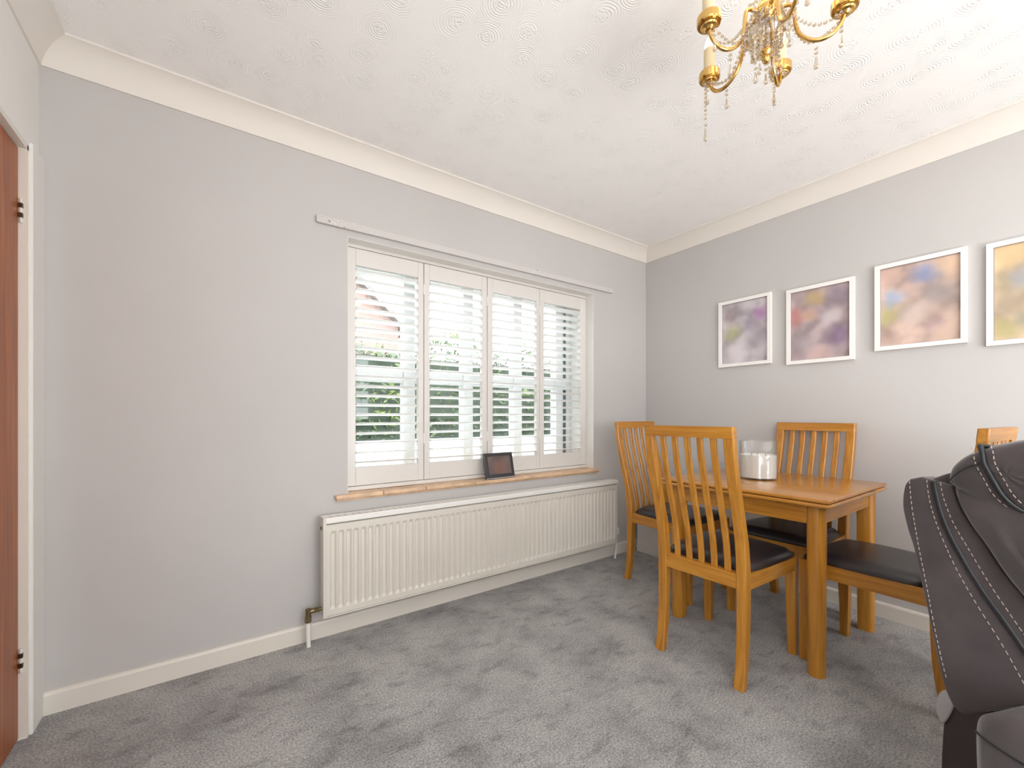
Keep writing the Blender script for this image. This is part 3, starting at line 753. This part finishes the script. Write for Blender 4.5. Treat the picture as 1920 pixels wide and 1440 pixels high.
# local frame: +x runs along the sofa (away from its near end), -y is forward; s = forward distance -> y = -s
def P3(s, z, off=0.0): return Vector((-off, -s, z))
def inflate(poly, off0, bulge, depth, rings=7, jitter=0.0, power=0.5):
    """pad with a domed face looking towards local -x; poly in (s, z)"""
    m = MB(); n = len(poly)
    cs = sum(p[0] for p in poly)/n; cz = sum(p[1] for p in poly)/n
    rr = []
    for k in range(rings):
        t = 1 - k/rings
        h = (1 - t**2.6)**power
        rr.append([m.bm.verts.new(P3(cs+(p[0]-cs)*t, cz+(p[1]-cz)*t, off0 + bulge*h + jitter*math.sin(p[0]*60+p[1]*45+k*1.3)*h)) for p in poly])
    back = [m.bm.verts.new(P3(p[0], p[1], off0-depth)) for p in poly]
    ctr = m.bm.verts.new(P3(cs, cz, off0+bulge)); bc = m.bm.verts.new(P3(cs, cz, off0-depth))
    for a, b_ in zip([back]+rr[:-1], rr):
        for i in range(n): m.bm.faces.new([a[i], a[(i+1) % n], b_[(i+1) % n], b_[i]])
    for i in range(n):
        m.bm.faces.new([rr[-1][i], rr[-1][(i+1) % n], ctr]); m.bm.faces.new([back[(i+1) % n], back[i], bc])
    return m
def dense(pts, closed=False, sub=6):
    """Catmull-Rom through the points"""
    n = len(pts); out = []
    rng = range(n if closed else n-1)
    for i in rng:
        g_ = (lambda k: pts[k % n]) if closed else (lambda k: pts[max(0, min(n-1, k))])
        p0, p1, p2, p3 = g_(i-1), g_(i), g_(i+1), g_(i+2)
        for k in range(sub):
            t = k/sub
            out.append(tuple(0.5*((2*p1[a]) + (-p0[a]+p2[a])*t + (2*p0[a]-5*p1[a]+4*p2[a]-p3[a])*t*t + (-p0[a]+3*p1[a]-3*p2[a]+p3[a])*t**3) for a in range(2)))
    if not closed: out.append(tuple(pts[-1]))
    return out
rear = [(-0.018, 0.908), (-0.030, 0.888), (-0.034, 0.840), (-0.024, 0.787), (-0.010, 0.739), (0.009, 0.645), (0.025, 0.564), (0.037, 0.497), (0.050, 0.444), (0.063, 0.415)]
zipc = [(0.032, 0.910), (0.040, 0.865), (0.055, 0.814), (0.084, 0.751), (0.119, 0.690), (0.152, 0.644), (0.181, 0.600), (0.215, 0.548), (0.235, 0.510)]
st2 = [(0.018, 0.911), (0.024, 0.862), (0.040, 0.804), (0.070, 0.729), (0.106, 0.662), (0.148, 0.593), (0.181, 0.531), (0.20, 0.500)]
st3 = [(0.047, 0.909), (0.053, 0.874), (0.070, 0.824), (0.097, 0.773), (0.130, 0.713), (0.162, 0.662), (0.195, 0.612), (0.235, 0.555)]
fold = [(0.065, 0.905), (0.084, 0.850), (0.115, 0.801), (0.148, 0.745), (0.179, 0.704), (0.230, 0.635), (0.275, 0.570)]
st1 = [(-0.017, 0.903), (-0.012, 0.842), (0.001, 0.756), (0.018, 0.662), (0.032, 0.580), (0.045, 0.514), (0.057, 0.462)]
bottom = [(0.085, 0.408), (0.123, 0.440), (0.179, 0.490)]
# solid core of the backrest, running the length of the sofa
core = [(-0.010, 0.900)] + [(p[0]+0.012, p[1]) for p in rear[2:]] + [(0.10, 0.425), (0.25, 0.50), (0.30, 0.60), (0.22, 0.80), (0.19, 0.93), (0.11, 0.955), (0.045, 0.93)]
MB().prism([(-p[0], p[1]) for p in core], 'x', 0.012, 0.80, 0.012, 3).build('backrest', M['sofa'], so, smooth=45)
# rear half of the side panel, and the half in front of the zip seam
pa = dense(rear) + dense([(0.063, 0.415), (0.085, 0.408), (0.123, 0.440), (0.179, 0.487), (0.232, 0.505)], sub=4)[1:] + dense(zipc)[::-1] + [(0.005, 0.916)]
def sheet(poly, off0, bulge, depth, name):
    """flat-ish upholstered panel: triangulated outline with a rounded rim"""
    t = bmesh.new(); n = len(poly)
    F = [t.verts.new(P3(p[0], p[1], off0)) for p in poly]; B = [t.verts.new(P3(p[0], p[1], off0-depth)) for p in poly]
    f = t.faces.new(F); t.faces.new(B[::-1])
    for i in range(n): t.faces.new([F[i], B[i], B[(i+1) % n], F[(i+1) % n]])
    rim = [e for e in f.edges]
    bmesh.ops.recalc_face_normals(t, faces=t.faces)
    bmesh.ops.bevel(t, geom=rim, offset=bulge, segments=4, affect='EDGES', profile=0.5, clamp_overlap=True)
    bmesh.ops.triangulate(t, faces=[f_ for f_ in t.faces if len(f_.verts) > 4])
    m = MB(); m.merge(t); return m.build(name, M['sofa'], so, smooth=50)
sheet(pa, 0.0, 0.010, 0.04, 'side_panel')
pb = dense([(p[0]+0.004, p[1]) for p in zipc]) + dense(fold)[::-1]
sheet(pb, 0.004, 0.006, 0.03, 'side_panel')
# cushion in front of the fold, and the headrest roll on top
pc = dense([(0.070, 0.905), (0.088, 0.850), (0.119, 0.801), (0.152, 0.745), (0.183, 0.704), (0.235, 0.635), (0.29, 0.555), (0.36, 0.53), (0.42, 0.60), (0.40, 0.74), (0.33, 0.87), (0.22, 0.925), (0.12, 0.925)], True)
inflate(pc, -0.004, 0.040, 0.16, 9, 0.0022).build('back_cushion', M['sofa'], so, smooth=70)
pd = dense([(0.067, 0.910), (0.064, 0.926), (0.070, 0.948), (0.088, 0.970), (0.115, 0.989), (0.148, 1.004), (0.20, 1.017), (0.27, 1.010), (0.32, 0.975), (0.33, 0.92), (0.28, 0.875), (0.19, 0.868), (0.11, 0.885)], True)
inflate(pd, 0.004, 0.034, 0.40, 9, 0.0012).build('headrest', M['sofa'], so, smooth=70)
# piping and stitching
def rail3(c, off): return [P3(p[0], p[1], off) for p in dense(c)]
pp = MB()
pp.tube(rail3(zipc, 0.001), 0.0058, 8); pp.build('piping', M['sofapipe'], so, smooth=60)
def head_off(s, z):
    cs = 0.175; cz = 0.945
    t = max(abs(s-cs)/0.155, abs(z-cz)/0.078)
    return 0.004 + 0.034*(max(0, 1-min(1, t)**2.6))**0.5
zip2 = [(0.130, 0.999), (0.136, 0.985), (0.141, 0.962), (0.155, 0.931), (0.167, 0.903), (0.185, 0.880), (0.21, 0.868)]
MB().tube([P3(0.128, 0.9945, -0.20), P3(0.127, 0.9945, -0.03), P3(0.1275, 0.996, -0.005)] + [P3(p[0], p[1], head_off(*p)+0.001) for p in dense(zip2)], 0.0048, 8).build('piping', M['sofapipe'], so, smooth=60)
MB().tube([P3(p[0], p[1], head_off(*p)+0.0005) for p in dense([(0.076, 0.913), (0.088, 0.931), (0.110, 0.951), (0.136, 0.965)])], 0.0014, 6).build('seam', M['sofapipe'], so)
def stitches(c, off, name='stitching'):
    m = MB(); d = dense(c, sub=40); acc = 0; last = None; start = None; on = True; seg = []
    for p in d:
        if last is not None:
            acc += math.dist(p, last)
        last = p
        if on: seg.append(p)
        if acc > (0.0062 if on else 0.0042):
            if on and len(seg) > 1:
                a, b_ = seg[0], seg[-1]
                fo = (lambda q: off(*q)) if callable(off) else (lambda q: off)
                m.tube([P3(a[0], a[1], fo(a)), P3(b_[0], b_[1], fo(b_))], 0.0008, 5)
            on = not on; acc = 0; seg = [p] if on else []
    return m.build(name, M['thread'], so)
stitches(st1, 0.0012); stitches(st2, 0.0010); stitches(st3, 0.0052)
stitches([(p[0]-0.014, p[1]-0.002) for p in zip2], lambda s, z: head_off(s, z)+0.0008)
stitches([(p[0]+0.016, p[1]+0.002) for p in zip2], lambda s, z: head_off(s, z)+0.0008)
# armrest standing proud of the backrest, seat, base, feet
arm = dense([(0.186, 0.30), (0.182, 0.42), (0.182, 0.470), (0.188, 0.498), (0.208, 0.518), (0.240, 0.532), (0.34, 0.545), (0.60, 0.56), (0.80, 0.55), (0.86, 0.50), (0.87, 0.40), (0.87, 0.20), (0.86, 0.10), (0.5, 0.09), (0.195, 0.10), (0.188, 0.2)], True, 5)
inflate(arm, 0.135, 0.045, 0.135, 14).build('armrest', M['sofa'], so, smooth=70)
def dome_off(poly, s_, z_, off0, bulge):
    n = len(poly); cs = sum(p[0] for p in poly)/n; cz = sum(p[1] for p in poly)/n
    dx, dz = s_-cs, z_-cz; best = 1e9
    for i in range(n):
        ax, az = poly[i][0]-cs, poly[i][1]-cz; bx, bz = poly[(i+1) % n][0]-cs, poly[(i+1) % n][1]-cz
        ex, ez = bx-ax, bz-az; den = dx*ez - dz*ex
        if abs(den) < 1e-12: continue
        k = (ax*ez - az*ex)/den; m_ = (ax*dz - az*dx)/den
        if k > 0 and -1e-6 <= m_ <= 1+1e-6: best = min(best, k)
    t = min(1, 1/best)
    return off0 + bulge*(1 - t**2.6)**0.5
MB().tube([P3(*p, dome_off(arm, p[0], p[1], 0.135, 0.045)) for p in dense([(0.186, 0.470), (0.205, 0.471), (0.235, 0.472), (0.30, 0.474), (0.45, 0.48), (0.60, 0.485), (0.84, 0.48)])], 0.0022, 6).build('seam', M['sofapipe'], so)
t = MB().prism([(-p[0], p[1]) for p in arm], 'x', 0.80, 0.98, 0.018, 4); t.build('armrest', M['sofa'], so, smooth=50)
MB().box((0.0, -0.80, 0.22), (0.80, -0.25, 0.46), 0.05, 4).build('seat_cushion', M['sofa'], so, smooth=50)
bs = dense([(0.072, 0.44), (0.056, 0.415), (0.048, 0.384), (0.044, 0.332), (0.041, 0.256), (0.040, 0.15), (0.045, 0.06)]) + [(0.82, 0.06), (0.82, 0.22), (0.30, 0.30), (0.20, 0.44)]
MB().prism([(-p[0], p[1]) for p in bs], 'x', 0.004, 0.80, 0.004, 1).build('base', M['sofashade'], so, smooth=50)
fl = dense([(0.052, 0.440), (0.040, 0.425), (0.034, 0.400), (0.036, 0.375), (0.046, 0.360), (0.060, 0.39), (0.068, 0.43)], True, 5)
MB().prism([(-p[0], p[1]) for p in fl], 'x', 0.001, 0.02, 0.002, 1).build('flap', M['strap'], so)
for (x, y) in ((-0.09, -0.28), (-0.09, -0.80), (0.89, -0.28), (0.89, -0.80)):
    MB().lathe([(0.0, 0.0), (0.020, 0.0), (0.026, 0.10), (0.0, 0.10)], (x, y, 0), 14).build('foot', M['sofapipe'], so)
for (x, y) in ((0.06, -0.10), (0.74, -0.10)):
    MB().lathe([(0.0, 0.0), (0.020, 0.0), (0.026, 0.07), (0.0, 0.07)], (x, y, 0), 14).build('foot', M['sofapipe'], so)

# ------------------------------------------------------------------ chandelier
Hc = 1.08
CF = Vector((math.sin(R(35.1)), math.cos(R(35.1)), 0)); CR = Vector((math.cos(R(35.1)), -math.sin(R(35.1)), 0))
CH = Vector((-1.622, -1.630, 0))
ch = empty('chandelier', (CH.x, CH.y, H), 0, 'brass five-arm chandelier with candle lamps and crystal drops hanging from the ceiling', 'chandelier')
def cz_(z): return z - H
m = MB(); m.lathe([(0.0, 0.0), (0.055, 0.0), (0.055, -0.008), (0.045, -0.02), (0.018, -0.034), (0.008, -0.044), (0.0, -0.044)], n=28); m.build('ceiling_rose', M['brass'], ch, smooth=40)
m = MB(); m.tube([(0, 0, -0.04), (0, 0, cz_(2.27))], 0.0045, 10)
m.build('stem', M['brass'], ch, smooth=40)
m = MB(); m.lathe([(0, 2.285), (0.012, 2.28), (0.018, 2.268), (0.010, 2.256), (0.012, 2.245), (0.020, 2.238), (0.012, 2.228), (0.0085, 2.215), (0.024, 2.200), (0.030, 2.186), (0.030, 2.172), (0.022, 2.160), (0.010, 2.150), (0.0, 2.146)], (0, 0, -H), 24)
m.build('hub', M['brass'], ch, smooth=50)
m = MB(); m.lathe([(0, 2.335), (0.016, 2.33), (0.022, 2.315), (0.018, 2.30), (0.01, 2.288), (0, 2.286)], (0, 0, -H), 20); m.build('glass_vase', M['crystal'], ch, smooth=50)
# fluted glass bowl under the hub and brass finial
m = MB(); N = 36; rings = []
for r, z in ((0.010, 2.149), (0.030, 2.143), (0.044, 2.128), (0.045, 2.110), (0.036, 2.092), (0.018, 2.081), (0.006, 2.076)):
    rings.append([m.bm.verts.new(((r + (0.0022 if k % 2 else 0))*math.cos(2*math.pi*k/N), (r + (0.0022 if k % 2 else 0))*math.sin(2*math.pi*k/N), cz_(z))) for k in range(N)])
for a, b_ in zip(rings, rings[1:]):
    for k in range(N): m.bm.faces.new([a[k], a[(k+1) % N], b_[(k+1) % N], b_[k]])
m.build('glass_bowl', M['crystal'], ch)
m = MB(); m.lathe([(0.006, 2.080), (0.013, 2.074), (0.015, 2.066), (0.009, 2.058), (0.011, 2.050), (0.008, 2.041), (0.0, 2.036)], (0, 0, -H), 18); m.build('finial', M['brass'], ch, smooth=50)
def drop(top, length, parent, nbeads=2, r=0.0062):
    """little chain of faceted beads ending in a teardrop"""
    x, y, z = top
    m = MB()
    for k in range(nbeads):
        m.ball((x, y, z - 0.007 - k*0.0125), 0.0052, 1)
    zz = z - 0.004 - nbeads*0.0125
    m.lathe([(0, 0), (0.0018, -0.002), (0.0030, -0.010), (r*0.62, -length*0.55), (r, -length*0.80), (r*0.75, -length*0.94), (0, -length)], (x, y, zz), 8)
    return m.build('crystal_drop', M['crystal'], parent)
def beadline(pts, parent, step=0.0115, r=0.0052):
    m = MB(); acc = 0; last = Vector(pts[0]); m.ball(last, r, 1)
    for a, b_ in zip(pts, pts[1:]):
        a, b_ = Vector(a), Vector(b_); Ld = (b_-a).length; n = max(1, int(Ld/0.001))
        for k in range(1, n+1):
            q = a.lerp(b_, k/n)
            if (q-last).length >= step: m.ball(q, r, 1); last = q
    return m.build('bead_string', M['crystal'], parent)
angs = [118.5 + 72*k for k in range(5)]   # measured from the camera's right axis
RA = 0.176
for i, dg in enumerate(angs):
    d = (CR*math.cos(R(dg)) + CF*math.sin(R(dg))); side = Vector((-d.y, d.x, 0))
    def at(r, z, sd=0.0): return tuple(d*r + side*sd + Vector((0, 0, cz_(z))))
    ctrl = [(0.020, 2.176), (0.050, 2.178), (0.062, 2.170), (0.066, 2.150), (0.069, 2.118), (0.078, 2.088), (0.098, 2.066), (0.124, 2.056), (0.150, 2.062), (0.168, 2.082), (0.175, 2.104)]
    pts = [at(p[0], p[1]) for p in dense(ctrl, sub=5)]
    m = MB(); m.tube(pts, 0.0052, 10); arm_ = m.build('arm', M['brass'], ch, smooth=50)
    c = at(RA, 0)
    m = MB(); m.lathe([(0, 2.098), (0.009, 2.099), (0.014, 2.104), (0.020, 2.106), (0.022, 2.110), (0.0255, 2.1105), (0.0255, 2.1135), (0.0285, 2.1135), (0.0305, 2.117), (0.0305, 2.134), (0.029, 2.137), (0.0255, 2.137), (0.0, 2.135)], (c[0], c[1], -H), 28)
    cup = m.build('candle_cup', M['brass'], ch, smooth=25)
    m = MB(); m.tube([(c[0], c[1], cz_(2.138)), (c[0], c[1], cz_(2.208))], 0.0165, 20)
    m.build('candle_sleeve', M['candle'], ch, smooth=40)
    m = MB(); m.lathe([(0, 2.262), (0.004, 2.255), (0.011, 2.236), (0.0145, 2.222), (0.0135, 2.212), (0.010, 2.208), (0, 2.208)], (c[0], c[1], -H), 16)
    m.build('bulb', M['bulb'], ch, smooth=60)
    # swag of beads following the arm, drops below the cup and along the swag
    sw = []
    for k in range(15):
        t = k/14; r = 0.045 + (RA-0.045)*t; z = 2.172 + (2.100-2.172)*t - 0.072*math.sin(math.pi*t)*(1+0.3*math.cos(math.pi*t))
        sw.append(at(r, z, 0.012))
    beadline(sw, ch)
    if i in (0, 1, 3, 4):
        sw2 = [at(0.05 + (RA-0.06)*k/12, 2.150 + (2.098-2.150)*k/12 - 0.035*math.sin(math.pi*k/12), -0.014) for k in range(13)]
        beadline(sw2, ch)
    drop(at(RA-0.004, 2.092, 0.016), 0.034, ch); drop(at(0.115, 2.046, 0.004), 0.034, ch, 2)
    drop(at(0.048, 2.150, -0.016), 0.030, ch, 3)
    # strings from the top finial down to the arms
    beadline([at(0.012, 2.272), at(0.020, 2.225), at(0.036, 2.196), at(0.060, 2.186)], ch)
    hs = [at(0.034, 2.165, 0.01), at(0.040, 2.12, 0.012), at(0.036, 2.085, 0.01), at(0.026, 2.052, 0.006)]
    beadline(hs, ch, 0.0105)
    d2 = (CR*math.cos(R(dg+36)) + CF*math.sin(R(dg+36)))
    beadline([tuple(d2*0.030 + Vector((0, 0, cz_(2.168)))), tuple(d2*0.050 + Vector((0, 0, cz_(2.130)))), tuple(d2*0.046 + Vector((0, 0, cz_(2.095)))), tuple(d2*0.020 + Vector((0, 0, cz_(2.066))))], ch, 0.0105)
    drop(tuple(d2*0.050 + Vector((0, 0, cz_(2.150)))), 0.034, ch, 2)
    drop((hs[-1][0], hs[-1][1], hs[-1][2]-0.006), 0.032, ch, 1)
# one long string hanging loose below the far left cup
dl = CR*math.cos(R(angs[0])) + CF*math.sin(R(angs[0])); sl = Vector((-dl.y, dl.x, 0))
q = dl*(RA+0.004) + sl*0.014
beadline([(q.x, q.y, cz_(2.096)), (q.x, q.y, cz_(1.985))], ch, 0.0125)
drop((q.x, q.y, cz_(1.978)), 0.042, ch, 1)
lp = bpy.data.lights.new('chandelier_glow', 'POINT'); lp.energy = 0.6; lp.color = (1.0, 0.80, 0.66); lp.shadow_soft_size = 0.12
lo = bpy.data.objects.new('chandelier_glow', lp); COL.objects.link(lo); lo.location = (CH.x, CH.y, 2.24)

# ------------------------------------------------------------------ outside the window
GZ = -0.15
structure(MB().box((-30, -30, GZ-0.1), (30, 32, GZ)).build('ground', plain('pale_paving', (0.40, 0.39, 0.37), 0.8, var=0.15, vscale=3)))
lw = MB().box((-9, 3.3, GZ), (9.5, 3.5, 0.72), 0.01).build('garden_wall', plain('white_render', (0.30, 0.30, 0.295), 0.8, var=0.05, vscale=4))
tag(lw, 'low white rendered garden wall in front of the hedge outside', 'wall')
def leafmat():
    m, nt, b = mat_base('hedge_leaf'); L = nt.links.new
    tc = node(nt, 'ShaderNodeTexCoord'); n = node(nt, 'ShaderNodeTexNoise'); n.inputs['Scale'].default_value = 2.2; n.inputs['Detail'].default_value = 5
    L(tc.outputs['Object'], n.inputs['Vector'])
    r = node(nt, 'ShaderNodeValToRGB'); e = r.color_ramp.elements
    e[0].position = 0.35; e[0].color = (0.025, 0.045, 0.02, 1); e[1].position = 0.68; e[1].color = (0.12, 0.17, 0.03, 1)
    k = e.new(0.52); k.color = (0.05, 0.08, 0.03, 1)
    L(n.outputs['Fac'], r.inputs['Fac']); L(r.outputs['Color'], b.inputs['Base Color']); b.inputs['Roughness'].default_value = 0.5
    return m
hd = empty('hedge', (0, 4.2, GZ), 0, 'tall green hedge seen through the shutter louvres', 'hedge')
rnd = random.Random(3)
vs, fs = [], []
for i in range(30000):
    x = rnd.uniform(-7, 9); top = 2.30 + 0.22*math.sin(x*1.7+0.6) + 0.13*math.sin(x*4.1) + (0.35 if x > 1.8 else 0)
    z = top - (rnd.random()**1.3)*top; y = rnd.uniform(-0.42, 0.35)*(1 - 0.4*(z/top)**4)
    s = rnd.uniform(0.022, 0.05); z += rnd.gauss(0, 0.04)
    a = Vector((rnd.gauss(0, 1), rnd.gauss(0, 1), rnd.gauss(0, 1))).normalized(); b_ = a.orthogonal().normalized(); k = len(vs)
    c = Vector((x, y, z))
    vs += [tuple(c-a*s*1.3), tuple(c+b_*s*0.6), tuple(c+a*s*1.3), tuple(c-b_*s*0.6)]; fs.append((k, k+1, k+2, k+3))
me = bpy.data.meshes.new('foliage'); me.from_pydata(vs, [], fs); me.materials.append(leafmat())
fo = bpy.data.objects.new('foliage', me); COL.objects.link(fo); fo.parent = hd; fo['kind'] = 'stuff'
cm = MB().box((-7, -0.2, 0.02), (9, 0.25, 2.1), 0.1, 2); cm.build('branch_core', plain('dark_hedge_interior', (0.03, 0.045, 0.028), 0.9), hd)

def brickmat():
    m, nt, b = mat_base('pink_brick'); L = nt.links.new
    tc = node(nt, 'ShaderNodeTexCoord'); mp = node(nt, 'ShaderNodeMapping'); mp.inputs['Rotation'].default_value = (R(90), 0, 0)
    L(tc.outputs['Object'], mp.inputs['Vector'])
    br = node(nt, 'ShaderNodeTexBrick'); br.inputs['Scale'].default_value = 4.4
    br.inputs['Color1'].default_value = (0.20, 0.13, 0.11, 1); br.inputs['Color2'].default_value = (0.24, 0.16, 0.14, 1); br.inputs['Mortar'].default_value = (0.26, 0.22, 0.20, 1)
    L(mp.outputs[0], br.inputs['Vector']); L(br.outputs['Color'], b.inputs['Base Color']); b.inputs['Roughness'].default_value = 0.85
    return m
hs = empty('house', (-1.2, 14, GZ), 0, 'pink brick gabled house beyond the hedge, seen through the left shutter', 'house')
MB().prism([(-4.3, 0), (4.2, 0), (4.2, 4.7), (-0.05, 8.6), (-4.3, 4.7)], 'y', 0, 7).build('wall', brickmat(), hs)
rf = MB()
rf.prism([(4.55, 4.40), (4.55, 4.62), (-0.05, 8.86), (-0.05, 8.62)], 'y', -0.35, 7.3); rf.prism([(-4.65, 4.40), (-4.65, 4.62), (-0.05, 8.86), (-0.05, 8.62)], 'y', -0.35, 7.3)
rf.build('roof', plain('grey_roof_tile', (0.16, 0.145, 0.14), 0.8, var=0.1, vscale=6), hs)
wd = MB().box((-0.6, -0.03, 4.9), (0.6, 0.03, 6.0), 0.01).build('window', M['upvc'], hs)
MB().box((-0.5, -0.045, 5.0), (0.5, -0.032, 5.9)).build('pane', plain('dark_glass', (0.10, 0.12, 0.14), 0.1), wd)
